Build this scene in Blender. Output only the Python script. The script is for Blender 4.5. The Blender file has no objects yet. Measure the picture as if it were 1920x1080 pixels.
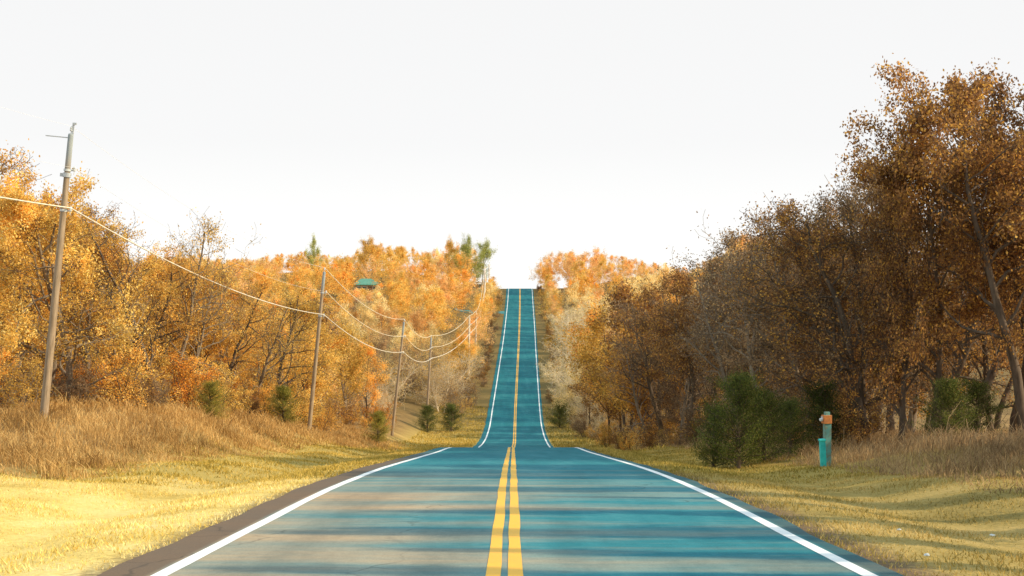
import bpy, math, random
import numpy as np
from mathutils import Vector

SEED=7
rng=np.random.default_rng(SEED)
random.seed(SEED)
scene=bpy.context.scene
col=scene.collection
F=2667.0

# ------------------------------------------------------------------ helpers
def mesh_obj(name, verts, faces, mat=None, smooth=False, link=True):
    me=bpy.data.meshes.new(name)
    v=verts.tolist() if isinstance(verts,np.ndarray) else verts
    f=faces.tolist() if isinstance(faces,np.ndarray) else faces
    me.from_pydata(v,[],f)
    if smooth:
        me.polygons.foreach_set("use_smooth",[True]*len(me.polygons))
    me.update()
    if mat: me.materials.append(mat)
    o=bpy.data.objects.new(name,me)
    if link: col.objects.link(o)
    return o

def smooth(a,b,x):
    t=np.clip((np.asarray(x,float)-a)/(b-a),0,1)
    return t*t*(3-2*t)

# road profile ------------------------------------------------------------
PD=np.array([-80,-30,0,13.4,17,23.4,31.8,49.7,63,72,78,85,97,110,130,145,163,181,201,239,283,324,370,403,412,440,600,1000,1600],float)
PZ=np.array([4.5,.55,-1.70,-2.72,-2.99,-3.47,-4.20,-5.96,-7.28,-8.14,-8.79,-9.70,-11.35,-12.85,-14.62,-15.85,-16.95,-17.45,-16.6,-14.3,-11.4,-7.9,-3.8,-.25,-.2,-1.6,-16,-30,-40],float)
def pchip(xk,yk):
    h=np.diff(xk); dl=np.diff(yk)/h; m=np.zeros_like(yk)
    m[0]=dl[0]; m[-1]=dl[-1]
    for i in range(1,len(xk)-1):
        if dl[i-1]*dl[i]>0:
            w1=2*h[i]+h[i-1]; w2=h[i]+2*h[i-1]
            m[i]=(w1+w2)/(w1/dl[i-1]+w2/dl[i])
    def f(x):
        x=np.asarray(x,float); i=np.clip(np.searchsorted(xk,x)-1,0,len(h)-1)
        t=(x-xk[i])/h[i]
        return ((2*t**3-3*t**2+1)*yk[i]+(t**3-2*t**2+t)*h[i]*m[i]+(-2*t**3+3*t**2)*yk[i+1]+(t**3-t**2)*h[i]*m[i+1])
    return f
zroad=pchip(PD,PZ)
CD=np.array([-80,13,77,130,145,187,232,330,403,500,1600],float)
CX=np.array([.02,.02,.06,.22,.32,.50,.90,1.85,2.35,2.8,3],float)
croad=pchip(CD,CX)

def bank(u,d):
    u=np.asarray(u,float); d=np.asarray(d,float)
    far=smooth(150,300,d)
    nr=.16+.84*smooth(39,55,d)
    L=1.9*nr*smooth(9,16,-u)*(1-far)+far*(5.0*smooth(9,36,-u)) + 2.2*smooth(18,50,-u)*(1-far)-18*smooth(58,160,-u)
    R=(0.7*smooth(9,15,u))*(1-far)+far*3.0*smooth(9,40,u)+1.5*smooth(16,50,u)-18*smooth(62,170,u)
    ditch=-0.25*np.exp(-((np.abs(u)-6.6)/1.3)**2)*(1-smooth(100,160,d))
    und=(0.07*np.sin(u*.9+d*.23)+.06*np.sin(d*.61-u*.37)+.04*np.sin(d*1.3+u*1.1))*smooth(5,10,np.abs(u))
    return L+R+ditch+und
def zground(x,d):
    return zroad(d)+bank(np.asarray(x)-croad(d),d)

# ------------------------------------------------------------------ materials
def newmat(name):
    m=bpy.data.materials.new(name); m.use_nodes=True
    nt=m.node_tree; nt.nodes.clear()
    return m,nt,nt.nodes,nt.links
def N(nt,t,**k):
    n=nt.nodes.new(t)
    for a,b in k.items(): setattr(n,a,b)
    return n
def ramp(nt,stops,interp='LINEAR'):
    r=nt.nodes.new('ShaderNodeValToRGB'); cr=r.color_ramp; cr.interpolation=interp
    while len(cr.elements)<len(stops): cr.elements.new(0.5)
    for e,(p,c) in zip(cr.elements,stops):
        e.position=p; e.color=(c[0],c[1],c[2],1)
    return r
def mixc(nt,fac,a,b,mode='MIX'):
    m=nt.nodes.new('ShaderNodeMix'); m.data_type='RGBA'; m.blend_type=mode
    for s,v in ((m.inputs[0],fac),(m.inputs[6],a),(m.inputs[7],b)):
        if isinstance(v,bpy.types.NodeSocket): nt.links.new(v,s)
        elif isinstance(v,(int,float)): s.default_value=v
        else: s.default_value=(v[0],v[1],v[2],1)
    return m.outputs[2]
def math_(nt,op,a,b=None,c=None,clamp=False):
    m=nt.nodes.new('ShaderNodeMath'); m.operation=op; m.use_clamp=clamp
    for s,v in zip(m.inputs,(a,b,c)):
        if v is None: continue
        if isinstance(v,bpy.types.NodeSocket): nt.links.new(v,s)
        else: s.default_value=v
    return m.outputs[0]
def mapr(nt,v,a,b,c=0,d=1,st='SMOOTHSTEP'):
    m=nt.nodes.new('ShaderNodeMapRange'); m.interpolation_type=st
    nt.links.new(v,m.inputs[0])
    for i,x in enumerate((a,b,c,d)): m.inputs[i+1].default_value=x
    return m.outputs[0]
def noise(nt,vec,scale,detail=4,rough=.55):
    n=nt.nodes.new('ShaderNodeTexNoise'); n.inputs['Scale'].default_value=scale
    n.inputs['Detail'].default_value=detail; n.inputs['Roughness'].default_value=rough
    if vec is not None: nt.links.new(vec,n.inputs['Vector'])
    return n.outputs['Fac']
def scalevec(nt,vec,s):
    m=nt.nodes.new('ShaderNodeVectorMath'); m.operation='MULTIPLY'
    nt.links.new(vec,m.inputs[0]); m.inputs[1].default_value=s
    return m.outputs[0]
def finish(nt,colr,rough=.85,bump=None,bstr=.3,bdist=.02,spec=.3):
    b=nt.nodes.new('ShaderNodeBsdfPrincipled'); o=nt.nodes.new('ShaderNodeOutputMaterial')
    if isinstance(colr,bpy.types.NodeSocket): nt.links.new(colr,b.inputs['Base Color'])
    else: b.inputs['Base Color'].default_value=(*colr,1)
    b.inputs['Roughness'].default_value=rough
    b.inputs['Specular IOR Level'].default_value=spec
    if bump is not None:
        bp=nt.nodes.new('ShaderNodeBump'); bp.inputs['Strength'].default_value=bstr; bp.inputs['Distance'].default_value=bdist
        nt.links.new(bump,bp.inputs['Height']); nt.links.new(bp.outputs[0],b.inputs['Normal'])
    nt.links.new(b.outputs[0],o.inputs[0])
    return b

def leaf_mat(name,stops,trans=.42,clump=(.7,1.3)):
    m,nt,nn,ll=newmat(name)
    g=N(nt,'ShaderNodeNewGeometry'); oi=N(nt,'ShaderNodeObjectInfo')
    r=math_(nt,'MULTIPLY',g.outputs['Random Per Island'],.75)
    r2=math_(nt,'MULTIPLY',oi.outputs['Random'],.25)
    f=math_(nt,'ADD',r,r2)
    cr=ramp(nt,stops); ll.new(f,cr.inputs[0])
    nz=noise(nt,g.outputs['Position'],.9,3)
    v=mapr(nt,nz,.32,.68,clump[0],clump[1])
    hv=math_(nt,'MULTIPLY_ADD',oi.outputs['Random'],.3,.88)
    v=math_(nt,'MULTIPLY',v,hv)
    vm=nt.nodes.new('ShaderNodeVectorMath'); vm.operation='SCALE'
    ll.new(cr.outputs[0],vm.inputs[0]); ll.new(v,vm.inputs['Scale'])
    d=N(nt,'ShaderNodeBsdfDiffuse'); t=N(nt,'ShaderNodeBsdfTranslucent'); mx=N(nt,'ShaderNodeMixShader'); o=N(nt,'ShaderNodeOutputMaterial')
    ll.new(vm.outputs[0],d.inputs[0]); ll.new(vm.outputs[0],t.inputs[0])
    mx.inputs[0].default_value=trans
    ll.new(d.outputs[0],mx.inputs[1]); ll.new(t.outputs[0],mx.inputs[2]); ll.new(mx.outputs[0],o.inputs[0])
    return m
LM={
 'orange':leaf_mat('orange_leaves',[(0,(.38,.18,.04)),(.35,(.76,.39,.075)),(.7,(.92,.55,.13)),(1,(.95,.70,.26))]),
 'gold':leaf_mat('gold_leaves',[(0,(.38,.22,.055)),(.4,(.77,.47,.10)),(.75,(.93,.64,.18)),(1,(.95,.78,.34))]),
 'rust':leaf_mat('rust_leaves',[(0,(.38,.15,.03)),(.4,(.76,.32,.05)),(.8,(.88,.44,.08)),(1,(.92,.57,.15))]),
 'brown':leaf_mat('brown_leaves',[(0,(.11,.06,.04)),(.35,(.29,.155,.072)),(.66,(.50,.265,.09)),(.86,(.84,.48,.10)),(1,(.94,.68,.22))],trans=.45),
 'greybrown':leaf_mat('greybrown_leaves',[(0,(.15,.105,.075)),(.4,(.34,.23,.14)),(.8,(.53,.36,.19)),(1,(.82,.57,.25))],trans=.4),
 'peach':leaf_mat('peach_leaves',[(0,(.55,.30,.12)),(.4,(.83,.50,.19)),(.75,(.92,.61,.27)),(1,(.94,.74,.40))]),
 'pale':leaf_mat('pale_leaves',[(0,(.64,.46,.18)),(.5,(.94,.73,.34)),(1,(.97,.85,.52))]),
 'cedar':leaf_mat('cedar_leaves',[(0,(.045,.065,.020)),(.5,(.105,.13,.035)),(.85,(.20,.205,.05)),(1,(.34,.28,.08))],trans=.2),
 'cedaryellow':leaf_mat('cedar_yellow_leaves',[(0,(.12,.125,.025)),(.5,(.28,.26,.05)),(1,(.46,.37,.10))],trans=.25),
 'pine':leaf_mat('pine_leaves',[(0,(.22,.26,.07)),(.5,(.47,.49,.13)),(1,(.70,.64,.24))],trans=.3),
}
def bark_mat(name,a,b,scale=6):
    m,nt,nn,ll=newmat(name)
    g=N(nt,'ShaderNodeNewGeometry')
    v=scalevec(nt,g.outputs['Position'],(1,1,.25))
    nz=noise(nt,v,scale,6,.65)
    cr=ramp(nt,[(.3,a),(.7,b)]); ll.new(nz,cr.inputs[0])
    finish(nt,cr.outputs[0],.9,nz,.6,.03,.2)
    return m
BM={'dark':bark_mat('dark_bark',(.065,.047,.034),(.20,.15,.11)),
    'grey':bark_mat('grey_bark',(.13,.10,.075),(.36,.28,.20)),
    'pale':bark_mat('pale_bark',(.55,.43,.28),(.90,.77,.56))}

def grass_mat(name,ca,cb,cc,trans=.25,right=None):
    m,nt,nn,ll=newmat(name)
    g=N(nt,'ShaderNodeNewGeometry'); pos=g.outputs['Position']
    nz=noise(nt,pos,.45,4)
    f=math_(nt,'ADD',math_(nt,'MULTIPLY',nz,1.1),math_(nt,'MULTIPLY_ADD',g.outputs['Random Per Island'],.5,-.3))
    cr=ramp(nt,[(.25,ca),(.5,cb),(.78,cc)]); ll.new(f,cr.inputs[0]); c=cr.outputs[0]
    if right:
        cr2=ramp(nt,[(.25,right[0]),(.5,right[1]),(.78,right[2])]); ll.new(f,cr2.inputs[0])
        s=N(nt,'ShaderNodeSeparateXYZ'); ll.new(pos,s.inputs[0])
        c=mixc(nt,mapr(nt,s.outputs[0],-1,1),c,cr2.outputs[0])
    d=N(nt,'ShaderNodeBsdfDiffuse'); t=N(nt,'ShaderNodeBsdfTranslucent'); mx=N(nt,'ShaderNodeMixShader'); o=N(nt,'ShaderNodeOutputMaterial')
    ll.new(c,d.inputs[0]); ll.new(c,t.inputs[0]); mx.inputs[0].default_value=trans
    ll.new(d.outputs[0],mx.inputs[1]); ll.new(t.outputs[0],mx.inputs[2]); ll.new(mx.outputs[0],o.inputs[0])
    return m

# ground material
m_ground,nt,nn,ll=newmat('ground_soil_and_grass')
g=N(nt,'ShaderNodeNewGeometry'); pos=g.outputs['Position']
s=N(nt,'ShaderNodeSeparateXYZ'); ll.new(pos,s.inputs[0])
n1=noise(nt,pos,.45,4); n2=noise(nt,pos,9,5,.7)
nf=math_(nt,'ADD',math_(nt,'MULTIPLY',n1,.8),math_(nt,'MULTIPLY_ADD',n2,.6,-.2))
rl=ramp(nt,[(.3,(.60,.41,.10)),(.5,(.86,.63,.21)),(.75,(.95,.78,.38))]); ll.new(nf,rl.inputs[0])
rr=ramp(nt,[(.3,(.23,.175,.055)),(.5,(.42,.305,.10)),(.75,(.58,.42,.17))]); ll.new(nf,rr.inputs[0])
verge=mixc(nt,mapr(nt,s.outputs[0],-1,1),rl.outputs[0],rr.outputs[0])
verge=mixc(nt,mapr(nt,s.outputs[1],24,36,0,.8),verge,(.42,.30,.08))
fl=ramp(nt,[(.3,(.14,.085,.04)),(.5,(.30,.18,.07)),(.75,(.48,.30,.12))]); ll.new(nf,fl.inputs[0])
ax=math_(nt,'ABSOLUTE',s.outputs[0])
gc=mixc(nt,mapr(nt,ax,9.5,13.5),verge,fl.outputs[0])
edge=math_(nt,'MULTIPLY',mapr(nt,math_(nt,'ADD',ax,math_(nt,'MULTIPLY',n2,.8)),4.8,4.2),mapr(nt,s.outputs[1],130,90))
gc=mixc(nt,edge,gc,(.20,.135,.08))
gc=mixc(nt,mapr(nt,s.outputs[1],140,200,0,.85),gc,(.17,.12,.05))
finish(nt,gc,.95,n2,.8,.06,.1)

# asphalt
m_asph,nt,nn,ll=newmat('asphalt')
g=N(nt,'ShaderNodeNewGeometry'); pos=g.outputs['Position']
s=N(nt,'ShaderNodeSeparateXYZ'); ll.new(pos,s.inputs[0])
nb=noise(nt,scalevec(nt,pos,(1.1,.10,1)),1.0,5,.6)
ns=noise(nt,scalevec(nt,pos,(.22,1,1)),.8,5,.6)
nfine=noise(nt,pos,45,3,.8)
nmid=noise(nt,pos,5,6,.75)
rt=ramp(nt,[(.3,(.016,.17,.21)),(.5,(.034,.24,.29)),(.72,(.09,.33,.375))])
tf=math_(nt,'ADD',math_(nt,'MULTIPLY',nb,.65),math_(nt,'MULTIPLY',nmid,.35)); ll.new(tf,rt.inputs[0])
rfar=ramp(nt,[(.3,(.009,.145,.18)),(.5,(.018,.19,.235)),(.72,(.05,.26,.30))]); ll.new(tf,rfar.inputs[0])
teal=mixc(nt,mapr(nt,s.outputs[1],30,80),rt.outputs[0],rfar.outputs[0])
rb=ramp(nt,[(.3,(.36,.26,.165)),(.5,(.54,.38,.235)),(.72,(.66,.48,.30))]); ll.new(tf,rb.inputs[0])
sun_bands=math_(nt,'ADD',mapr(nt,s.outputs[0],2.6,-3.4,.10,.66),math_(nt,'MULTIPLY_ADD',ns,2.1,-1.06),clamp=True)  # sunlit tan streaks painted into the asphalt colour, strongest on the left lane
sun_bands=math_(nt,'MULTIPLY',sun_bands,mapr(nt,s.outputs[1],40,22))
ac=mixc(nt,sun_bands,teal,rb.outputs[0])
ledge=math_(nt,'MULTIPLY',mapr(nt,s.outputs[0],-3.28,-3.42),mapr(nt,s.outputs[1],75,40,0,.92))
ac=mixc(nt,ledge,ac,(.185,.12,.08))
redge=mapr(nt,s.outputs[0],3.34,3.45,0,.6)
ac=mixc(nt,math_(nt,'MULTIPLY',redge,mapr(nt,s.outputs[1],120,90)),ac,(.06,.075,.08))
ac=mixc(nt,mapr(nt,nfine,.35,.7,0,.28),ac,(.03,.045,.055),'MIX')
vor=N(nt,'ShaderNodeTexVoronoi',feature='DISTANCE_TO_EDGE'); vor.inputs['Scale'].default_value=.35
wv=nt.nodes.new('ShaderNodeVectorMath'); wv.operation='ADD'
ncol=N(nt,'ShaderNodeTexNoise'); ncol.inputs['Scale'].default_value=1.2; ll.new(pos,ncol.inputs['Vector'])
ll.new(pos,wv.inputs[0]); ll.new(ncol.outputs['Color'],wv.inputs[1]); ll.new(wv.outputs[0],vor.inputs['Vector'])
crk=math_(nt,'MULTIPLY',mapr(nt,vor.outputs['Distance'],.012,.0,0,.4),mapr(nt,nb,.45,.6))
ac=mixc(nt,crk,ac,(.02,.03,.035))
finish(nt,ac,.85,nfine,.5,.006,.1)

def paint_mat(name,c,dirt):
    m,nt,nn,ll=newmat(name)
    g=N(nt,'ShaderNodeNewGeometry')
    n=noise(nt,g.outputs['Position'],18,6,.75); n2=noise(nt,g.outputs['Position'],.8,3)
    f=math_(nt,'ADD',mapr(nt,n,.54,.72,0,.6),mapr(nt,n2,.4,.75,0,.25),clamp=True)
    finish(nt,mixc(nt,f,c,dirt),.6,n,.2,.004)
    return m
m_white=paint_mat('white_line_paint',(.94,.94,.94),(.5,.55,.57))
m_yellow=paint_mat('yellow_line_paint',(.98,.50,.035),(.62,.34,.07))

def plain(name,c,c2=None,scale=8,rough=.7,metal=0):
    m,nt,nn,ll=newmat(name)
    g=N(nt,'ShaderNodeNewGeometry'); n=noise(nt,g.outputs['Position'],scale,5,.65)
    c2=c2 or tuple(x*.65 for x in c)
    b=finish(nt,mixc(nt,mapr(nt,n,.35,.68),c,c2),rough,n,.15,.01)
    b.inputs['Metallic'].default_value=metal
    return m

# ------------------------------------------------------------------ ground, road
dl=np.concatenate([np.arange(-80,10,4),np.arange(10,120,1.0),np.arange(120,440,2.0),np.arange(440,1601,40)])
us=np.concatenate([-np.geomspace(700,20,24),-np.arange(19,4.4,-.75),[-4.4,-3,-1,1,3,4.4],np.arange(4.75,19.5,.75),np.geomspace(20,700,24)])
D,U=np.meshgrid(dl,us,indexing='ij')
X=croad(D)+U; Z=zroad(D)+bank(U,D)
V=np.stack([X,D,Z],-1).reshape(-1,3)
nu=len(us); i,j=np.meshgrid(np.arange(len(dl)-1),np.arange(nu-1),indexing='ij')
a=(i*nu+j).ravel(); Fc=np.stack([a,a+1,a+nu+1,a+nu],1)
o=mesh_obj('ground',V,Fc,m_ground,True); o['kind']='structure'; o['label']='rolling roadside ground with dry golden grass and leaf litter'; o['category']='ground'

def strip(name,u0f,u1f,h,mat,skirt=False,width_noise=0):
    rows=[]
    for d in dl:
        c=float(croad(d)); z=float(zroad(d))+h
        w0=width_noise*(math.sin(d*1.7)+math.sin(d*.63+1)+random.uniform(-1,1))
        w1=width_noise*(math.sin(d*1.3+2)+math.sin(d*.71)+random.uniform(-1,1))
        L=[(c+u0f+w0,d,z),(c+u1f+w1,d,z)]
        if skirt: L=[(c+u0f+w0-.08,d,z-h-.06)]+L+[(c+u1f+w1+.08,d,z-h-.06)]
        rows.append(L)
    k=len(rows[0]); v=[p for r in rows for p in r]; f=[]
    for i in range(len(rows)-1):
        for j in range(k-1):
            q=i*k+j; f.append((q,q+1,q+k+1,q+k))
    return mesh_obj(name,v,f,mat)
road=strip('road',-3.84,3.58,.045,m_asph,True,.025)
road['kind']='structure'; road['label']='two lane asphalt country road dipping and climbing the next hill'; road['category']='road'
for nm,a,b,m in (('edge_line',-3.345,-3.19,m_white),('edge_line',3.20,3.345,m_white),('center_line',-.26,-.125,m_yellow),('center_line',-.055,.08,m_yellow)):
    q=strip(nm,a,b,.049,m,False,.004); q.parent=road

v=[];f=[]
for k,xx in enumerate(np.linspace(-1.9,-14,8)):
    for d in (343,349): v.append((xx,d,float(zground(xx,d))+.06))
for k in range(7): f.append((2*k,2*k+1,2*k+3,2*k+2))
o=mesh_obj('driveway',v,f,plain('driveway_asphalt',(.06,.28,.30))); o['kind']='structure'

# ------------------------------------------------------------------ tree generator
class Acc:
    def __init__(s): s.v=[]; s.f=[]; s.n=0
    def add(s,v,f): s.v.append(v); s.f.append(f+s.n); s.n+=len(v)
    def arr(s): return np.concatenate(s.v),np.concatenate(s.f)
def tube(acc,P,R,k):
    P=np.asarray(P); n=len(P)
    T=np.gradient(P,axis=0); T/=np.linalg.norm(T,axis=1)[:,None]+1e-9
    ref=np.array([1.,0,0]) if abs(T[0,0])<.7 else np.array([0,1.,0])
    A=np.cross(T,ref); A/=np.linalg.norm(A,axis=1)[:,None]+1e-9
    B=np.cross(T,A)
    th=np.arange(k)*2*np.pi/k
    V=P[:,None]+np.asarray(R)[:,None,None]*(np.cos(th)[None,:,None]*A[:,None]+np.sin(th)[None,:,None]*B[:,None])
    i,j=np.meshgrid(np.arange(n-1),np.arange(k),indexing='ij'); j2=(j+1)%k
    Fq=np.stack([i*k+j,i*k+j2,(i+1)*k+j2,(i+1)*k+j],-1).reshape(-1,4)
    acc.add(V.reshape(-1,3),Fq)
def leaves(C,size,r,aspect=.6,axis=None,axmix=0):
    n=len(C)
    a=r.normal(size=(n,3))
    if axis is not None: a=a*(1-axmix)+axis*axmix*1.6
    a/=np.linalg.norm(a,axis=1)[:,None]
    b=r.normal(size=(n,3)); b-=a*(a*b).sum(1)[:,None]; b/=np.linalg.norm(b,axis=1)[:,None]
    s=(size*r.uniform(.6,1.3,n))[:,None]
    V=np.stack([C-a*s*.5,C+b*s*.5*aspect,C+a*s*.5,C-b*s*.5*aspect],1).reshape(-1,3)
    Fq=np.arange(n*4).reshape(-1,4)
    return V,Fq
def nrm(v): return v/(np.linalg.norm(v)+1e-9)

def gen_tree(seed,H=10,leafn=16000,leafs=.14,detail=3,branches=15,lo=.22,spread=.36,stems=1,scatter=.017,wexp=1.3,trk=.017):
    r=np.random.default_rng(seed)
    wood=Acc(); tips=[]
    def grow(p,dr,L,rad,lev,maxlev,up):
        n=[9,6,4,3][min(lev,3)]
        P=[p]; d=nrm(dr)
        wob=[.10,.22,.28,.3][min(lev,3)]
        for _ in range(n):
            d=nrm(d+r.normal(size=3)*wob+np.array([0,0,up]))
            P.append(P[-1]+d*L/n)
        P=np.array(P); t=np.linspace(0,1,n+1)
        R=rad*(1-t*(.8 if lev==0 else .75)); R=np.maximum(R,.008)
        tube(wood,P,R,[8,5,3,3][min(lev,3)])
        if lev>=maxlev:
            tips.append(P); return
        cnt=[branches,6,4,3][min(lev,3)] if lev>0 else branches
        for c in range(cnt):
            f0=lo if lev==0 else .25
            f=f0+(1-f0)*(c+r.uniform(0,1))/cnt
            i=min(int(f*n),n-1); q=P[i]+(P[i+1]-P[i])*(f*n-i)
            ax=nrm(P[i+1]-P[i])
            ang=math.radians(r.uniform(35,72) if lev==0 else r.uniform(28,62))
            side=r.normal(size=3); side-=ax*side.dot(ax); side=nrm(side)
            nd=ax*math.cos(ang)+side*math.sin(ang)
            if lev==0:
                g=(f-lo)/(1-lo); prof=math.sin(math.pi*min(1,(.22+.78*g)))**.7*.85+.18
                CL=H*spread*prof*r.uniform(.7,1.15)
            else: CL=L*r.uniform(.38,.62)
            grow(q,nd,CL,R[i]*r.uniform(.4,.6),lev+1,maxlev,[.02,.06,.05,.02][min(lev+1,3)])
        tips.append(P[-3:])
    for sidx in range(stems):
        if stems==1: d0=np.array([r.normal()*.04,r.normal()*.04,1]); base=np.zeros(3); h=H*.93; rd=H*trk
        else:
            an=r.uniform(0,6.28); d0=np.array([math.cos(an)*.35,math.sin(an)*.35,1.]); base=np.array([math.cos(an)*.25,math.sin(an)*.25,0])*r.uniform(.3,1.2); h=H*r.uniform(.6,1.0); rd=H*.010
        base=base+np.array([0,0,-.35])
        grow(base,d0,h,rd,0,detail,.03)
    C=[];per=leafn/len(tips)
    for P in tips:
        w=r.uniform(.05,2.0)**wexp
        k=int(per*w)
        if k<=0: continue
        t=r.uniform(0,1,k)*(len(P)-1); i=np.minimum(t.astype(int),len(P)-2)
        q=P[i]+(P[i+1]-P[i])*(t-i)[:,None]
        C.append(q+r.normal(size=(k,3))*H*scatter)
    C=np.concatenate(C)
    C=C[C[:,2]>.15]
    V,Fq=leaves(C,leafs,r)
    wv,wf=wood.arr()
    top=np.percentile(C[:,2],99.7)
    return (wv,wf),(V,Fq),top,np.percentile(np.hypot(C[:,0],C[:,1]),95)

def gen_cedar(seed,H=3,n=16000,w=.52,ls=.065,pw=.6):
    r=np.random.default_rng(seed); wood=Acc()
    tube(wood,np.array([[0,0,-.2],[.02,0,H*.4],[0,.02,H*.88]]),[H*.03,H*.02,.008],7)
    C=[];A=[]
    nb=130
    for b in range(nb):
        g=(b+r.uniform())/nb; z=H*(.03+.9*g); an=r.uniform(0,6.283)
        L=H*w*((1-g)**pw)*r.uniform(.45,1.35)*(.75+.25*min(1,g*4))+.05*H
        dr=nrm(np.array([math.cos(an),math.sin(an),r.uniform(-.05,.6)+.5*g]))
        P=np.array([[0,0,z],dr*L*.5+[0,0,z],dr*L*.9+[0,0,z+L*.05]])
        tube(wood,P,[.02,.012,.005],3)
        k=int(n/nb*r.uniform(.4,1.6))
        t=r.uniform(.3,1.05,k)
        q=np.array([0,0,z])+dr*(L*t)[:,None]+r.normal(size=(k,3))*H*.035
        C.append(q); A.append(np.repeat((dr+np.array([0,0,.5]))[None],k,0))
    C=np.concatenate(C);A=np.concatenate(A); ok=C[:,2]>.02; C=C[ok];A=A[ok]
    V,Fq=leaves(C,ls,r,.5,A,.25)
    return wood.arr(),(V,Fq),H*.99,H*w*.8

KINDS={}
def register(key,data,name,leafkey,barkkey,nlabel,cat):
    (wv,wf),(lv,lf),top,rad=data
    t=bpy.data.meshes.new('trunk'); t.from_pydata(wv.tolist(),[],wf.tolist()); t.polygons.foreach_set("use_smooth",[True]*len(t.polygons)); t.materials.append(BM[barkkey])
    c=bpy.data.meshes.new('crown'); c.from_pydata(lv.tolist(),[],lf.tolist()); c.materials.append(LM[leafkey])
    KINDS[key]=dict(t=t,c=c,top=top,rad=rad,name=name,label=nlabel,cat=cat,raw=data)
for k in range(5):
    register('near%d'%k,gen_tree(100+k,leafn=[19000,16000,15000,20000,15000][k],leafs=.105,branches=[16,14,17,15,13][k],lo=[.2,.25,.3,.16,.22][k],wexp=2.0,scatter=.015),'oak_tree','orange','dark','autumn oak tree','tree')
for k in range(4):
    register('sparse%d'%k,gen_tree(200+k,leafn=[9000,6500,9500,5000][k],leafs=.095,branches=20,lo=.12,detail=3,wexp=2,spread=.35),'oak_tree','brown','dark','thin autumn tree','tree')
for k in range(5):
    register('mid%d'%k,gen_tree(300+k,leafn=[9000,7000,9500,6000,8500][k],leafs=.145,branches=15,detail=2,lo=[.18,.3,.2,.12,.25][k],spread=[.38,.34,.42,.3,.36][k],scatter=.026,trk=.013,wexp=1.8),'oak_tree','orange','dark','autumn tree','tree')
for k in range(2):
    register('twig%d'%k,gen_tree(400+k,H=6,leafn=3800,leafs=.08,branches=12,detail=3,stems=4,lo=.15,spread=.33),'bare_shrub','pale','pale','pale bare twiggy shrub','shrub')
for k in range(3):
    register('shrub%d'%k,gen_tree(500+k,H=3,leafn=4600,leafs=.08,branches=9,detail=2,stems=5,lo=.05,spread=.4,scatter=.03),'autumn_shrub','orange','dark','leafy autumn shrub','shrub')
for k in range(3):
    register('cedar%d'%k,gen_cedar(600+k,w=[.50,.42,.56][k],pw=[.5,.65,.42][k]),'cedar_tree','cedar','dark','dark green cedar','tree')
register('bare0',gen_tree(710,H=10,leafn=1800,leafs=.11,branches=20,detail=3,lo=.25,spread=.28),'bare_tree','orange','dark','nearly bare tree','tree')
register('bare1',gen_tree(713,H=10,leafn=2600,leafs=.11,branches=18,detail=3,lo=.3,spread=.3),'bare_tree','orange','dark','nearly bare tree','tree')
register('hero',gen_tree(903,H=12,leafn=28000,leafs=.125,branches=20,detail=3,lo=.3,spread=.38,wexp=1.8,scatter=.014),'oak_tree','brown','dark','tall oak','tree')
for k in range(3):
    register('column%d'%k,gen_tree(800+k,H=6.5,leafn=13000,leafs=.14,branches=20,detail=2,lo=.06,spread=.22,scatter=.03,wexp=1.3),'columnar_tree','brown','dark','slim columnar tree','tree')

TN={'orange':'orange leaved','gold':'golden leaved','rust':'rust red leaved','brown':'brown leaved','greybrown':'grey brown leaved','peach':'pale orange leaved','pale':'pale tan','cedar':'dark green','cedaryellow':'yellow green','pine':'light green'}
count=0
def place(kind,x,d,H,leaf=None,bark=None,label=None,wscale=1.0,group=None,rz=None,name=None):
    global count
    K=KINDS[kind]; s=H/K['top']
    e=bpy.data.objects.new(name or K['name'],None); e.empty_display_size=.5
    col.objects.link(e)
    e.location=(x,d,float(zground(x,d))-.03)
    e.rotation_euler=(0,0,random.uniform(0,6.28) if rz is None else rz); e.scale=(s*wscale,s*wscale,s)
    for nm,me,mt in (('trunk',K['t'],BM.get(bark)),('crown',K['c'],LM.get(leaf))):
        c=bpy.data.objects.new(nm,me); col.objects.link(c); c.parent=e
        if mt: c.material_slots[0].link='OBJECT'; c.material_slots[0].material=mt
    e['label']=label or ('%s %s on the roadside bank'%(TN.get(leaf,'autumn'),K['label']))
    e['category']=K['cat']; e['group']=group or ('trees of the roadside wood' if K['cat']=='tree' else 'shrubs along the wood edge')
    count+=1
    return e

# treeline in image pixels: column vs. top row, caps the tree heights
SX=np.array([-400,0,60,150,210,245,290,330,380,450,520,580,640,700,800,850,900,922,940,1003,1008,1040,1100,1150,1200,1290,1330,1380,1430,1480,1520,1580,1610,1650,1700,1780,1850,1920,2300],float)
SY=np.array([220,245,280,295,345,395,385,415,478,485,475,470,480,450,466,446,440,490,541,541,485,462,474,474,485,500,480,435,402,368,335,305,262,210,172,140,135,120,60],float)
def cap(x,d,rad):
    Xp=960+F*x/d; dx=rad*F/d*.55
    if Xp-dx>1920: return 20
    if Xp+dx<0: return (540-230)*d/F-float(zground(x,d))
    xs=np.linspace(Xp-dx,Xp+dx,5)
    y=np.interp(xs,SX,SY).max()
    if 668<Xp+dx*1.3 and Xp-dx*1.3<706 and d<328: y=max(y,541)
    return (540-y)*d/F-float(zground(x,d))

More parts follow.
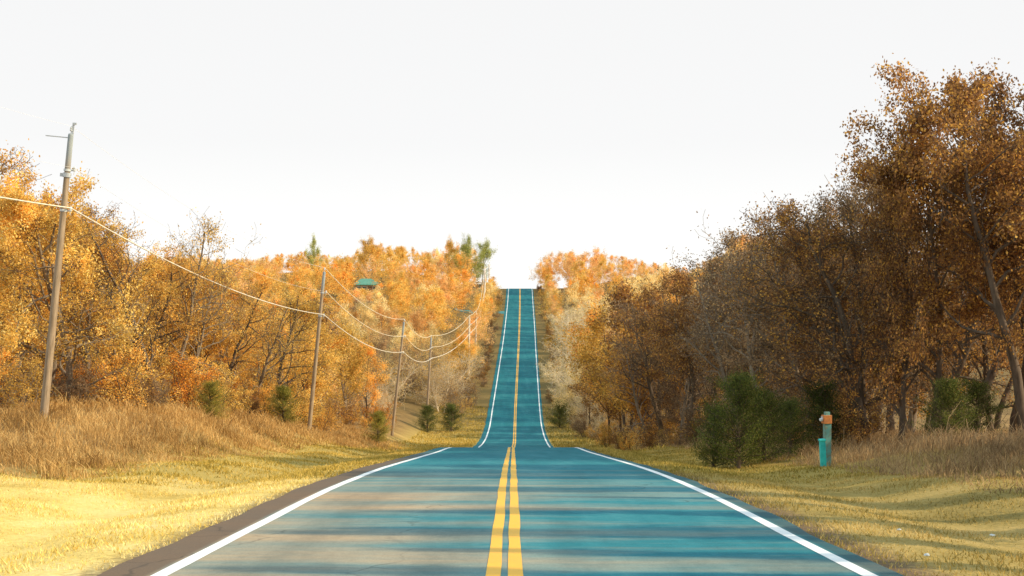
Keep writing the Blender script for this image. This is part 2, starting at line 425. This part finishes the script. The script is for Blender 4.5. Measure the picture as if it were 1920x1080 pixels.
cands=[]
def lineL(d): return np.interp(d,[30,130,165,190,420],[17.8,17,11.5,8.2,7.2])
def lineR(d): return np.interp(d,[30,70,130,170,420],[13.5,12.6,9.8,7.9,7.0])
for side,line in ((-1,lineL),(1,lineR)):
    for row in range(4):
        d=36+row*1.7
        while d<135:
            u=side*(line(d)+row*5.0+random.uniform(-1,1.6)); x=u+float(croad(d))
            if abs(x)/d<.44 and not (side<0 and d<54 and abs(x)<21.5) and not (side>0 and row==0 and d<46): cands.append((d,x,row,side))
            d+=random.uniform(4.0,5.8) if side<0 else random.uniform(4.0,5.8)
    d=138
    while d<432:
        u=line(d)+random.uniform(-.3,1.0); k=0
        while u<max((.255 if side<0 else .21)*d,30):
            if not (side<0 and 150<d<212 and u<16.5) and not (side>0 and 175<d<285 and u<14):
                cands.append((d+random.uniform(-3,3),side*u+float(croad(d)),k,side))
            u+=random.uniform(6.4,9.0); k+=1
        d+=7.6
cands.sort()
far=[]
TREEMAX=262; nt_=0
for d,x,row,side in cands:
    near=d<105
    if near:
        kind='near%d'%random.randrange(5)
        if side>0 and row<3 and random.random()<.62: kind='sparse%d'%random.randrange(4)
        if side<0 and row<3 and random.random()<.42: kind='sparse%d'%random.randrange(4)
        if random.random()<.12: kind='bare%d'%random.randrange(2)
    else: kind='mid%d'%random.randrange(5)
    nat=random.uniform(8.8,11.5) if side<0 else random.uniform(10.5,13.5)
    if d>140: nat=random.uniform(7,12.5)
    if row==0 and d>140: nat*=.75
    c=cap(x,d,nat*.33)*random.uniform(.86,1.04)
    if side>0 and x/d>.30: c=min(c,11.2)
    H=min(nat,c)
    if H<2.6: continue
    ws=1.0 if H>nat*.7 else 1.15
    if row==0 and d>140: ws*=.9
    if side<0: lf=random.choices(['orange','gold','rust','brown','greybrown'],[5,7,.2,.8,.5])[0] if d<150 else random.choices(['orange','gold','peach','rust','pale','greybrown'],[3.2,5.5,3.5,.2,1.2,.8])[0]
    else:
        if d<80: lf=random.choices(['brown','greybrown','orange'],[5,5,.6 if row>0 else 0])[0]  # few orange crowns behind the front row, backlit glow put into leaf colour
        elif d<100: lf=random.choices(['brown','greybrown','orange'],[3,3,1.2])[0]
        elif d<160: lf=random.choices(['brown','greybrown','orange','gold'],[2.5,2.2,2.2,2])[0]
        elif d<300 and row<3: lf=random.choices(['pale','gold','peach'],[4,2.5,1.5])[0]
        else: lf=random.choices(['peach','orange','gold','pale','rust'],[6,2.5,3.5,.8,.2])[0]
    if x/d>.33: lf='brown'
    if nt_<TREEMAX:
        place(kind,x,d,H,lf,random.choice(['grey','grey','dark'] if side<0 else ['dark','dark','grey']),wscale=ws,
              label=None if d<140 else '%s tree on the wooded far hill slope'%TN[lf]); nt_+=1
    else: far.append((kind,x,d,H,lf,ws))
for x,d,H in ((9.4,390,9.6),(10.8,399,10.6),(13.6,393,10.8),(17,399,11.0),(20.5,392,10.4),(24,398,10.8)):
    far.append(('mid%d'%random.choice([0,2,4]),x,d,H,'peach',.95))
if far:
    lv_=[];lf_=[];n=0;mi=[]
    keys=['peach','orange','gold','pale','rust']; mats=[LM[k] for k in keys]
    M=3600
    for kind,x,d,H,lf,ws in far:
        K=KINDS[kind]; lv=K['raw'][1][0].reshape(-1,4,3)
        idx=rng.choice(len(lv),M,replace=False); L=lv[idx]
        cen=L.mean(1,keepdims=True); L=cen+(L-cen)*1.5
        L=L.reshape(-1,3)
        a=random.uniform(0,6.28); s=H/K['top']; ca,sa=math.cos(a),math.sin(a)
        def tr(V):
            return np.stack([(V[:,0]*ca-V[:,1]*sa)*s*ws+x,(V[:,0]*sa+V[:,1]*ca)*s*ws+d,V[:,2]*s+float(zground(x,d))],1)
        lv_.append(tr(L)); lf_.append(np.arange(len(L)).reshape(-1,4)+n); n+=len(L); mi+= [keys.index(lf) if lf in keys else 0]*M
    o=mesh_obj('distant_wood',np.concatenate(lv_),np.concatenate(lf_),mats[0])
    for m in mats[1:]: o.data.materials.append(m)
    o.data.polygons.foreach_set('material_index',mi)
    o['kind']='stuff'
    o['label']='mass of pale orange autumn wood on the far hilltop'; o['category']='wood'

# special trees -------------------------------------------------------------
place('hero',16.6,46,12.1,'brown','dark',wscale=.88,rz=.6,label='tall brown leaved oak towering at the wood edge')
place('near1',19.0,48,12.6,'brown','dark',wscale=.95,rz=2.0,label='tall brown leaved oak at the wood edge')
place('near3',14.4,49,10.7,'brown','dark',wscale=.62,rz=1.0,label='slender brown leaved oak at the wood edge')
place('sparse2',13.4,49,9.7,'brown','dark',wscale=.7,rz=1.0,label='slender brown leaved oak at the wood edge')
place('sparse0',12.6,51,9.4,'greybrown','dark',wscale=.8,label='thin grey brown oak at the wood edge')
place('near2',12.6,56,9.7,'brown','dark',wscale=.8,label='dense brown oak at the wood edge')
place('sparse2',12.4,61,9.9,'greybrown','dark',wscale=.85,label='thin grey brown oak at the wood edge')
place('sparse0',12.6,66,10.1,'brown','dark',wscale=.85,label='thin brown oak at the wood edge')
place('near4',12.4,71,10.0,'greybrown','dark',wscale=.85,label='dense grey brown oak at the wood edge')
place('near1',12.0,76,9.9,'brown','dark',wscale=.85,label='dense brown oak at the wood edge')
place('sparse1',11.8,83,9.6,'greybrown','dark',wscale=.9,label='thin grey brown oak at the wood edge')
for kd,x,d,H,l in (('near3',-18.4,56,8.9,'gold'),('near0',-20.4,59,9.4,'orange'),('near2',-22.6,61,10.0,'gold'),('near4',-17.6,63,8.3,'gold'),('sparse2',-19.4,66,9.2,'gold'),('near0',-18.0,71,8.2,'orange'),('near3',-21.6,70,9.8,'orange'),('near2',-17.4,77,7.6,'gold')):
    place(kd,x,d,H,l,'grey',wscale=.95,label='full %s oak behind the leaning pole'%TN[l])
place('bare0',-15.2,61,8.8,'orange','dark',wscale=.9,label='nearly bare tree with a few orange leaves',name='bare_tree')
place('bare1',-16.0,66,9.0,'gold','grey',wscale=.8,label='nearly bare tree with a few golden leaves',name='bare_tree')
place('bare0',-16.8,73,8.0,'gold','grey',wscale=.9,label='nearly bare tree with a few golden leaves',name='bare_tree')
place('bare1',11.8,55,9.6,'brown','grey',wscale=.8,label='nearly bare grey tree at the wood edge',name='bare_tree')
place('bare0',10.8,67,8.8,'greybrown','grey',wscale=.9,label='nearly bare grey tree at the wood edge',name='bare_tree')
place('bare1',11.2,62,9.2,'greybrown','grey',wscale=.9,label='nearly bare grey tree at the wood edge',name='bare_tree')
place('bare0',10.6,90,8.6,'greybrown','grey',wscale=.95,label='nearly bare grey tree at the wood edge',name='bare_tree')
place('bare1',10.2,104,8.4,'brown','grey',wscale=.95,label='nearly bare grey tree at the wood edge',name='bare_tree')
place('mid0',-8.0,376,16.0,'pine','grey',wscale=.75,label='tall light green pine beside the hilltop road',name='pine_tree')
place('mid2',-12.5,372,17.0,'pine','grey',wscale=.7,label='tall light green pine beside the hilltop road',name='pine_tree')
place('mid4',-17,378,15.0,'gold','grey',wscale=.75,label='tall golden tree beside the hilltop pines')
place('mid1',-51,356,13.6,'pine','grey',wscale=.6,label='round green pine among orange trees on the hill',name='pine_tree')
place('mid0',-36,350,13.4,'gold','dark',wscale=.85,label='tall golden tree on the crest of the hill')
place('mid3',-30.6,322,4.4,'orange','dark',wscale=1.1,label='low orange tree in front of the green roofed house')
place('bare0',9.9,240,11.0,'pale','pale',wscale=.9,label='white barked nearly bare tree beside the far road',name='bare_tree')
place('bare1',9.9,212,9.5,'pale','pale',wscale=.9,label='white barked nearly bare tree beside the far road',name='bare_tree')
for x,d,H,l in ((9.4,205,7.5,0),(9.4,190,7,0),(12.4,215,9.5,1),(10.4,176,7.5,0),(10.0,232,8,0),(13,196,9,1),(14,172,7.5,1),(11.4,250,9,0),(14.2,256,10.5,0),(16.5,202,9.5,1),(9.2,162,5.5,0),(10.2,220,7.6,0),(18,222,10,1),(14.2,268,10,0),(15,236,10.5,0),(12.2,278,8,0),(16.5,278,11,1),(18.5,252,11,0),(12.2,186,8,0),(9.6,148,4.6,0),(10.2,136,4.4,1),(12.4,158,6,0)):
    place('twig%d'%random.randrange(2),x,d,H,'gold' if l else 'pale','pale',wscale=1.05,label='pale bare twiggy shrub beside the road in the dip')
for x,d,H in ((-7.8,184,5.4),(-9.6,193,7.0),(-7.6,196,5.2),(-7.0,208,4.6),(-7.0,222,4.4),(-6.8,240,4.0),(-9.8,203,7.2),(-13.6,204,8),(-11.5,214,8),(-9.0,212,6.2),(-15.6,196,7),(-16.5,184,6.5),(-17.0,168,5.5),(-15.4,160,4.2),(-17.5,152,5),(-18.5,176,7)):
    place('twig%d'%random.randrange(2),x,d,H,random.choice(['gold','greybrown','orange']),random.choice(['pale','grey']),wscale=1.1,label='tan twiggy shrub beside the road in the dip')
for side in (-1,1):
    d=200
    while d<398:
        x=float(croad(d))+side*random.uniform(5.4,6.6)
        place('shrub%d'%random.randrange(3),x,d,random.uniform(1.1,2.2),random.choice(['greybrown','brown','gold']) ,'dark',wscale=1.15,label='low brown brush crowding the verge of the far slope')
        d+=random.uniform(4,9)
# cedars
place('cedar0',7.25,45.5,3.0,'cedar','dark',wscale=.92,label='bushy dark green cedar at the edge of the verge')
place('cedar2',6.6,46.6,2.0,'cedar','dark',wscale=.8,label='rounded dark green cedar at the edge of the verge')
place('cedar2',8.3,46.8,2.3,'cedar','dark',wscale=.9,label='rounded dark green cedar behind the verge')
for x,d,H,l,ky in ((13.9,45.4,2.1,'cedar',0),(15.2,46.5,1.9,'cedar',2),(11.0,50,2.3,'cedar',2),(9.6,49,1.9,'cedar',2),(5.9,176,3.4,'cedar',2),
    (-13.6,64,1.7,'cedaryellow',2),(-13.2,82,2.4,'cedaryellow',0),(-11.4,121,2.8,'cedaryellow',0),(-10.0,168,3.1,'cedar',2),(-7.3,171,3.2,'cedar',2)):
    place('cedar%d'%ky,x,d,H,l,'dark',wscale=1.0,label='%s cedar at the wood edge'%TN[l])
# edge shrubs
for side in (-1,1):
    d=40
    while d<200:
        ln=(lineL(d)-2.4) if side<0 else (lineR(d)-1.3)
        if d>140: ln+=1.2
        x=side*(ln+random.uniform(-.6,1.4))+float(croad(d))
        ok=abs(x)/d<.42 and not (side>0 and 38<d<48) and not (side<0 and (d<56 or 150<d<190))
        if ok:
            if side<0: lf=random.choices(['orange','rust','gold','pale','brown'],[4,1.2,5,.8,1.2])[0]
            else: lf=random.choices(['brown','greybrown','orange','pale'],[5,4,.5,.6])[0] if d<88 else random.choices(['brown','greybrown','orange','gold','pale'],[3,2,2,2,1.5])[0]
            place('shrub%d'%random.randrange(3),x,d,(random.uniform(1.2,3.2) if side<0 else random.uniform(1.2,2.6)),lf,'dark')
        d+=(random.uniform(2.0,3.8) if side<0 else random.uniform(1.8,3.4)) if d<110 else random.uniform(4,7)
for x,d,H,l in ((-17.6,51.5,1.9,'gold'),(-18.9,52.5,2.4,'orange'),(-16.6,54.5,1.6,'greybrown'),(-20.4,54,2.6,'gold'),(-15.8,56.5,1.7,'gold'),(-17.3,57.5,2.2,'rust'),(-14.9,59,1.5,'greybrown'),(-16.2,61,2.4,'gold'),(-19.6,57,2.6,'brown'),(-15.4,64.5,2.4,'orange')):
    place('shrub%d'%random.randrange(3),x,d,H,l,'grey',wscale=1.1,label='%s brush under the trees behind the pole'%TN[l])
# slim trees on the sunny side just beyond the frame, shading the near road
for i,(x,d,H,w) in enumerate(((7.7,10.2,5.4,.55),(8.1,12.3,5.9,.40),(8.7,13.7,5.3,.36),(9.4,16.2,6.2,.58),(10.4,19.2,6.0,.6),(11.5,21.4,5.3,.3),(11.8,24.0,6.9,.75),(12.9,27.6,7.2,1.0),(15.6,31.5,9,1.2),(17.4,35,10,1.4))):
    place('column%d'%(i%3),x,d,H,'brown','dark',wscale=w)

# ------------------------------------------------------------------ grass
def blades(name,regs,mat,label,tall=False):
    VV=[];FF=[];n=0
    for (u0,u1,d0,d1,dens,h0,h1,w) in regs:
        cnt=int((u1-u0)*(d1-d0)*dens)
        u=rng.uniform(u0,u1,cnt); d=rng.uniform(d0,d1,cnt)
        cl=np.sin(u*2.1+np.sin(d*1.3)*2+.7*np.sin(d*.37))+np.sin(d*1.9+np.sin(u*1.7)*2+u*.6)
        keep=rng.uniform(-4.6,2,cnt)<cl; u=u[keep];d=d[keep];cl=cl[keep]
        x=u+croad(d)
        ok=(np.abs(x)/d<.40); x=x[ok];d=d[ok];u=u[ok];cl=cl[ok]
        cnt=len(x); z=zground(x,d)-.01
        h=rng.uniform(h0,h1,cnt)*(1+.25*cl)
        if tall: h*=.2+.8*smooth(0,3.4,np.minimum(np.abs(u-u0),np.abs(u-u1))+rng.uniform(-.6,1.0,cnt)+.6*cl)
        an=rng.uniform(0,6.283,cnt); ba=rng.uniform(0,6.283,cnt)
        lean=h*rng.uniform(.1,.9,cnt)
        B=np.stack([x,d,z],1); wv=np.stack([np.cos(an),np.sin(an),0*an],1)*w
        lv=np.stack([np.cos(ba)*lean,np.sin(ba)*lean,0*an],1)
        up=np.zeros((cnt,3)); up[:,2]=h
        if tall:
            mid=B+up*.6+lv*.3; tip=B+up+lv
            V=np.stack([B-wv,B+wv,mid+wv*.8,mid-wv*.8, mid-wv*.8,mid+wv*.8,tip+wv*1.0,tip-wv*.2],1).reshape(-1,3)
            Fq=np.arange(cnt*8).reshape(-1,4)
        else:
            tip=B+up*.8+lv
            V=np.stack([B-wv,B+wv,tip+wv*.2,tip-wv*.2],1).reshape(-1,3); Fq=np.arange(cnt*4).reshape(-1,4)
        VV.append(V);FF.append(Fq+n); n+=len(V)
    o=mesh_obj(name,np.concatenate(VV),np.concatenate(FF),mat); o['kind']='stuff'; o['label']=label; o['category']='grass'
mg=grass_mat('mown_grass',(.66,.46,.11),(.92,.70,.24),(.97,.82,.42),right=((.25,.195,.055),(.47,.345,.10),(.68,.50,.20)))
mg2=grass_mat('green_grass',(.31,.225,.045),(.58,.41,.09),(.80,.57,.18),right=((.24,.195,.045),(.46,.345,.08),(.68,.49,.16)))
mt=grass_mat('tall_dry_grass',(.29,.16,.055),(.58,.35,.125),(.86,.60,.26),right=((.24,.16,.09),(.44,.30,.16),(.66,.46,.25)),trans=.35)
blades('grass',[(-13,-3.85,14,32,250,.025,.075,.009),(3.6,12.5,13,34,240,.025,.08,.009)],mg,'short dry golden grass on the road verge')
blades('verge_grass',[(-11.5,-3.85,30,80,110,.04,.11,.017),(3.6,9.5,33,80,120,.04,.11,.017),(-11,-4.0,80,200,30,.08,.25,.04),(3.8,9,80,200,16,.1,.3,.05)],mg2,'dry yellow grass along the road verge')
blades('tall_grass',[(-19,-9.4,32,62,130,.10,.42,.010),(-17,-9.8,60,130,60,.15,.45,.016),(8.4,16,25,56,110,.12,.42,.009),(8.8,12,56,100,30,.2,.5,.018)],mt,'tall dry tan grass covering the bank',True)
blades('seed_weeds',[(-18,-10,36,64,3.0,.45,.95,.010),(9.5,16,30,50,3.0,.5,.95,.010)],mt,'taller dry weed stalks standing above the bank grass',True)

# ------------------------------------------------------------------ utility poles and wires
def pole_mat(name,a,b,blue=.5):
    m,nt,nn,ll=newmat(name)
    tc=N(nt,'ShaderNodeTexCoord'); s=N(nt,'ShaderNodeSeparateXYZ'); ll.new(tc.outputs['Object'],s.inputs[0])
    n=noise(nt,scalevec(nt,tc.outputs['Object'],(12,12,1.0)),1.5,6,.7)
    cr=ramp(nt,[(.3,a),(.7,b)]); ll.new(n,cr.inputs[0])
    up=mapr(nt,s.outputs[2],8.2,9.4,0,blue)
    c=mixc(nt,up,cr.outputs[0],(.34,.50,.60))
    finish(nt,c,.85,n,.4,.01)
    return m
m_pole=pole_mat('weathered_pole_wood',(.20,.14,.085),(.50,.38,.26)); m_pole2=pole_mat('bleached_pole_wood',(.62,.52,.40),(.86,.75,.60),0)
m_metal=plain('galvanised_metal',(.62,.66,.68),(.4,.43,.46),20,.45,.3)
m_ins=plain('porcelain',(.75,.78,.78),None,20,.3); m_wire=plain('weathered_cable',(.92,.82,.66),None,3,.5)
m_wire2=plain('bare_wire',(.90,.78,.58),(.75,.64,.46),3,.5); m_wire3=plain('washed_out_wire',(.94,.94,.94),(.88,.88,.88),3,.4)  # last one near-white: bright sky glare put into the colour of the first upper spans
def box(c,s):
    c=np.array(c,float); s=np.array(s,float)/2
    v=np.array([[x,y,z] for x in(-1,1) for y in(-1,1) for z in(-1,1)])*s+c
    f=np.array([[0,1,3,2],[4,6,7,5],[0,4,5,1],[2,3,7,6],[0,2,6,4],[1,5,7,3]]); return v,f
def lathe(prof,k=10,c=(0,0,0)):
    th=np.arange(k)*2*np.pi/k
    v=np.array([[r*math.cos(t)+c[0],r*math.sin(t)+c[1],z+c[2]] for r,z in prof for t in th])
    f=[[i*k+j,i*k+(j+1)%k,(i+1)*k+(j+1)%k,(i+1)*k+j] for i in range(len(prof)-1) for j in range(k)]
    return v,np.array(f)
LEAN=math.radians(5.5)
ATT=(10.05,8.6,7.2)
def make_pole_meshes():
    A=Acc(); v,f=lathe([(.16,-.6),(.15,0),(.135,3),(.115,6.5),(.095,9.8),(.085,9.86),(.001,9.88)],12); A.add(v,f)
    pv,pf=A.arr()
    me=bpy.data.meshes.new('shaft'); me.from_pydata(pv.tolist(),[],pf.tolist()); me.polygons.foreach_set("use_smooth",[True]*len(me.polygons)); me.materials.append(m_pole)
    ins=[]
    prof=[(.012,-.12),(.014,0),(.05,.01),(.055,.05),(.03,.07),(.05,.09),(.045,.13),(.02,.17),(.001,.18)]
    for k in range(3):
        A=Acc()
        if k==0: v,f=lathe(prof,10,(0,0,9.95)); A.add(v,f)
        else:
            v,f=box((.16,0,ATT[k]),(.16,.05,.05)); A.add(v,f)
            v,f=lathe([(.128,ATT[k]-.04),(.130,ATT[k]-.04),(.130,ATT[k]+.04),(.128,ATT[k]+.04)],12); A.add(v,f)
            v,f=lathe(prof,10,(.24,0,ATT[k]-.02)); A.add(v,f)
        a,b=A.arr(); q=bpy.data.meshes.new('insulator'); q.from_pydata(a.tolist(),[],b.tolist()); q.materials.append(m_ins); ins.append(q)
    return me,ins
shaft,ins=make_pole_meshes()
POLES=[(-20.2,6,1.0,LEAN),(-16.3,49.5,1.0,LEAN),(-13.3,93,1.0,LEAN),(-11.9,141,1.0,LEAN*1.1),(-11.2,187,1.0,LEAN*.6),(-7.2,235,.95,LEAN*.2),(-6.6,256,.9,LEAN*.2),(-6.3,330,1.1,0),(-6.0,372,.9,0)]
att=[]
for i,(x,d,s,ln) in enumerate(POLES):
    e=bpy.data.objects.new('utility_pole',None); col.objects.link(e)
    z=float(zground(x,d)); e.location=(x,d,z); e.rotation_euler=(0,ln,0)
    top={1:5.5,2:1.2,3:-3.2,4:-6.4,5:-4.7,6:-4.2,7:4.9,8:6.3}.get(i)
    s=(top-z)/9.95 if top is not None else 1.0
    ws=1.3 if i>4 else 1.1 if i>3 else 1
    e.scale=(ws,ws,s)
    e['label']='leaning weathered wooden utility pole on the grassy bank' if i<5 else 'slim pale wooden utility pole beside the road on the far slope'
    e['category']='utility pole'; e['group']='utility poles along the road'
    q=bpy.data.objects.new('shaft',shaft); col.objects.link(q); q.parent=e
    if i>4: q.material_slots[0].link='OBJECT'; q.material_slots[0].material=m_pole2
    for k in range(3):
        q=bpy.data.objects.new('insulator',ins[k]); col.objects.link(q); q.parent=e
    if i==1:
        A=Acc(); v,f=box((-.42,0,9.72),(.9,.035,.035)); A.add(v,f)
        v,f=box((.06,0,10.05),(.06,.06,.4)); A.add(v,f); v,f=box((.10,0,10.22),(.12,.08,.07)); A.add(v,f)
        a,b=A.arr(); q=mesh_obj('bracket',a,b,m_metal); q.parent=e
        A=Acc(); v,f=lathe([(.118,8.35),(.147,8.35),(.147,8.5),(.118,8.5)],14); A.add(v,f); v,f=box((-.17,0,8.42),(.12,.1,.12)); A.add(v,f)
        a,b=A.arr(); q=mesh_obj('collar',a,b,m_metal); q.parent=e
    P=[]
    for k in range(3):
        h=ATT[k]*s; off=0 if k==0 else .24
        P.append(np.array([x+off+math.sin(ln)*h,d,z+math.cos(ln)*h+.08]))
    att.append(P)
for i in range(len(POLES)-1):
    for k in range(3):
        a,b=att[i][k],att[i+1][k]; t=np.linspace(0,1,25)[:,None]
        L=np.linalg.norm(b-a); sag=(L/46)**2*(.75 if k==2 else .9)
        P=a+(b-a)*t; P[:,2]-=(4*sag*t*(1-t))[:,0]
        r=.028 if k==2 else (.003 if i<1 else .005 if i<2 else .026)
        if k==2 and i>1: r=.034
        A=Acc(); r*=(1 if i<3 else 1.2); tube(A,P,[r]*25,5); v,f=A.arr()
        o=mesh_obj('overhead_wire',v,f,m_wire if k==2 else (m_wire3 if i<2 else m_wire2),True)
        o['label']='pale sagging communication cable strung between wooden poles' if k==2 else 'thin sagging power line strung between wooden poles'
        o['category']='wire'; o['group']='overhead wires along the road'

# ------------------------------------------------------------------ marker post and pedestal
m_teal=plain('turquoise_plastic',(.05,.62,.60),(.03,.46,.47),5,.5)
m_tealw=plain('weathered_teal_wood',(.14,.36,.34),(.20,.24,.18),9,.8)
m_or=plain('orange_cap',(.66,.24,.07),(.42,.16,.06),9,.6)
m_wht=plain('white_plastic',(.85,.85,.87),(.6,.6,.62),9,.5)
def parts(name,loc,plist,label,cat,rot=0,group=None):
    e=bpy.data.objects.new(name,None); col.objects.link(e); e.location=loc; e.rotation_euler=(0,0,rot)
    e['label']=label; e['category']=cat
    for nm,geo,mat in plist:
        A=Acc()
        for v,f in geo: A.add(np.asarray(v,float),np.asarray(f))
        v,f=A.arr(); o=mesh_obj(nm,v,f,mat); o.parent=e
        bv=o.modifiers.new('bevel','BEVEL'); bv.width=.008; bv.segments=2; bv.limit_method='ANGLE'
    return e
x,d=8.65,39.5; z=float(zground(x,d))
e=parts('utility_pedestal',(x,d,z),[('pedestal_body',[box((0,0,.30),(.15,.13,.92))],m_teal),('pedestal_lid',[box((0,0,.78),(.18,.16,.06))],m_teal)],'slim turquoise plastic cable pedestal in the verge grass','cable pedestal',.1)
e.rotation_euler=(0,-.05,.1)
x,d=8.93,40.3; z=float(zground(x,d))
e=parts('marker_post',(x,d,z),[('post',[box((0,0,.55),(.19,.17,1.7))],m_tealw),('orange_cap',[box((-.02,-.01,1.36),(.24,.22,.24))],m_or),('cap_plate',[box((-.01,-.01,1.52),(.14,.13,.10))],m_tealw),
   ('white_reflector',[lathe([(.001,-.03),(.05,-.03),(.065,.03),(.04,.05),(.001,.05)],12,(-.18,-.02,1.34)),box((-.15,-.02,1.41),(.07,.05,.06))],m_wht)],
   'square teal wooden post with orange cap and white reflector','marker post',.15)
# litter
m_lit=plain('crumpled_paper',(.78,.82,.82))
for x,d,s in ((4.9,18.0,.03),(6.55,19.4,.035),(4.35,14.9,.035)):
    r=np.random.default_rng(int(x*100))
    v,f=lathe([(.2*s,-.3*s),(s,0),(.9*s,.3*s),(.3*s,.5*s)],8)
    v=v*r.uniform(.6,1.4,size=v.shape)
    f=list(f.tolist())+[[24,25,26,27,28,29,30,31]]
    o=mesh_obj('paper_litter',v.tolist(),f,m_lit); o.location=(x,d,float(zground(x,d))+.045)
    o['label']='crumpled scrap of pale litter in the verge grass'; o['category']='litter'; o['group']='litter in the verge grass'

# ------------------------------------------------------------------ hill house
m_roof=plain('green_metal_roof',(.12,.34,.26),(.09,.25,.19),2,.5); m_wall=plain('cream_siding',(.70,.58,.38),(.55,.45,.3),2,.8)
m_win=plain('window_glass',(.05,.12,.14),None,2,.15); m_door=plain('door_paint',(.25,.14,.08)); m_trim=plain('white_trim',(.75,.74,.7))
def house(x,d,zb,W,Dp,Hh,rise,rot,label,cat,roofm,wallm):
    e=bpy.data.objects.new('house',None); col.objects.link(e); e.location=(x,d,zb); e.rotation_euler=(0,0,rot); e['label']=label; e['category']=cat
    def ch(nm,v,f,m):
        o=mesh_obj(nm,v,f,m); o.parent=e; return o
    v,f=box((0,0,Hh/2-.5),(W,Dp,Hh+1)); ch('wall',v,f,wallm)
    ov=.5; hw=W/2+ov; hd=Dp/2+ov; rr=W*.22
    v=[(-hw,-hd,Hh+.01),(hw,-hd,Hh+.01),(hw,hd,Hh+.01),(-hw,hd,Hh+.01),(-rr,0,Hh+rise),(rr,0,Hh+rise),(-hw,-hd,Hh-.15),(hw,-hd,Hh-.15),(hw,hd,Hh-.15),(-hw,hd,Hh-.15)]
    ch('roof',v,[(0,1,5,4),(2,3,4,5),(1,2,5),(3,0,4),(6,7,1,0),(7,8,2,1),(8,9,3,2),(9,6,0,3),(9,8,7,6)],roofm)
    for wx in (-W*.33,-W*.1,W*.33):
        v,f=box((wx,-Dp/2-.03,Hh*.58),(.8,.06,1.0)); ch('window',v,f,m_win)
        A=Acc()
        for c,s in (((wx,-Dp/2-.05,Hh*.58+.57),(1.0,.1,.12)),((wx,-Dp/2-.05,Hh*.58-.57),(1.0,.1,.12))): A.add(*box(c,s))
        v,f=A.arr(); ch('window_trim',v,f,m_trim)
    v,f=box((W*.13,-Dp/2-.03,1.05),(.9,.06,2.1)); ch('door',v,f,m_door)
    return e
house(-34.2,334,-1.7,5.6,5,2.5,1.4,.15,'small cream house with green hipped roof among orange trees','house',m_roof,m_wall)
house(-10.6,405,-.4,4,4,1.6,.7,.1,'small pale shed at the top of the hill road','shed',m_trim,m_trim)

# ------------------------------------------------------------------ world, sun, camera
w=bpy.data.worlds.new("World"); scene.world=w; w.use_nodes=True
nt=w.node_tree; nt.nodes.clear()
SUN=Vector((1.0,-0.16,0.0)); EL=math.radians(27)
sd=Vector((SUN.normalized().x*math.cos(EL),SUN.normalized().y*math.cos(EL),math.sin(EL)))
sky=N(nt,'ShaderNodeTexSky',sky_type='NISHITA'); sky.sun_disc=False; sky.sun_elevation=EL; sky.sun_rotation=math.atan2(sd.x,sd.y)
tc=N(nt,'ShaderNodeTexCoord'); sp=N(nt,'ShaderNodeSeparateXYZ'); nt.links.new(tc.outputs['Generated'],sp.inputs[0])
hr=ramp(nt,[(0,(1.12,1.11,1.08)),(.05,(1.04,1.04,1.03)),(.10,(.97,.97,.97)),(.22,(.945,.945,.945)),(.45,(.74,.92,1.0)),(1,(.70,.90,1.0))]); nt.links.new(sp.outputs[2],hr.inputs[0])
sk=N(nt,'ShaderNodeVectorMath',operation='SCALE'); nt.links.new(sky.outputs[0],sk.inputs[0]); sk.inputs['Scale'].default_value=.08
mx=mixc(nt,.97,sk.outputs[0],hr.outputs[0])
bg=N(nt,'ShaderNodeBackground'); nt.links.new(mx,bg.inputs[0]); bg.inputs[1].default_value=1.0
ow=N(nt,'ShaderNodeOutputWorld'); nt.links.new(bg.outputs[0],ow.inputs[0])
ld=bpy.data.lights.new('sun','SUN'); ld.energy=5; ld.angle=math.radians(.7); ld.color=(1,.82,.55)
lo=bpy.data.objects.new('sun',ld); col.objects.link(lo); lo.rotation_euler=(-sd).to_track_quat('-Z','Y').to_euler()

cam=bpy.data.cameras.new('camera'); cam.lens=50; cam.sensor_width=36; cam.clip_end=4000; cam.clip_start=.1
co=bpy.data.objects.new('camera',cam); col.objects.link(co); co.location=(0,0,0); co.rotation_euler=(math.radians(90),0,0)
scene.camera=co
scene.view_settings.view_transform='Standard'; scene.view_settings.look='None'; scene.view_settings.exposure=0
print('TREES',nt_,'FAR',len(far),'PLACED',count)
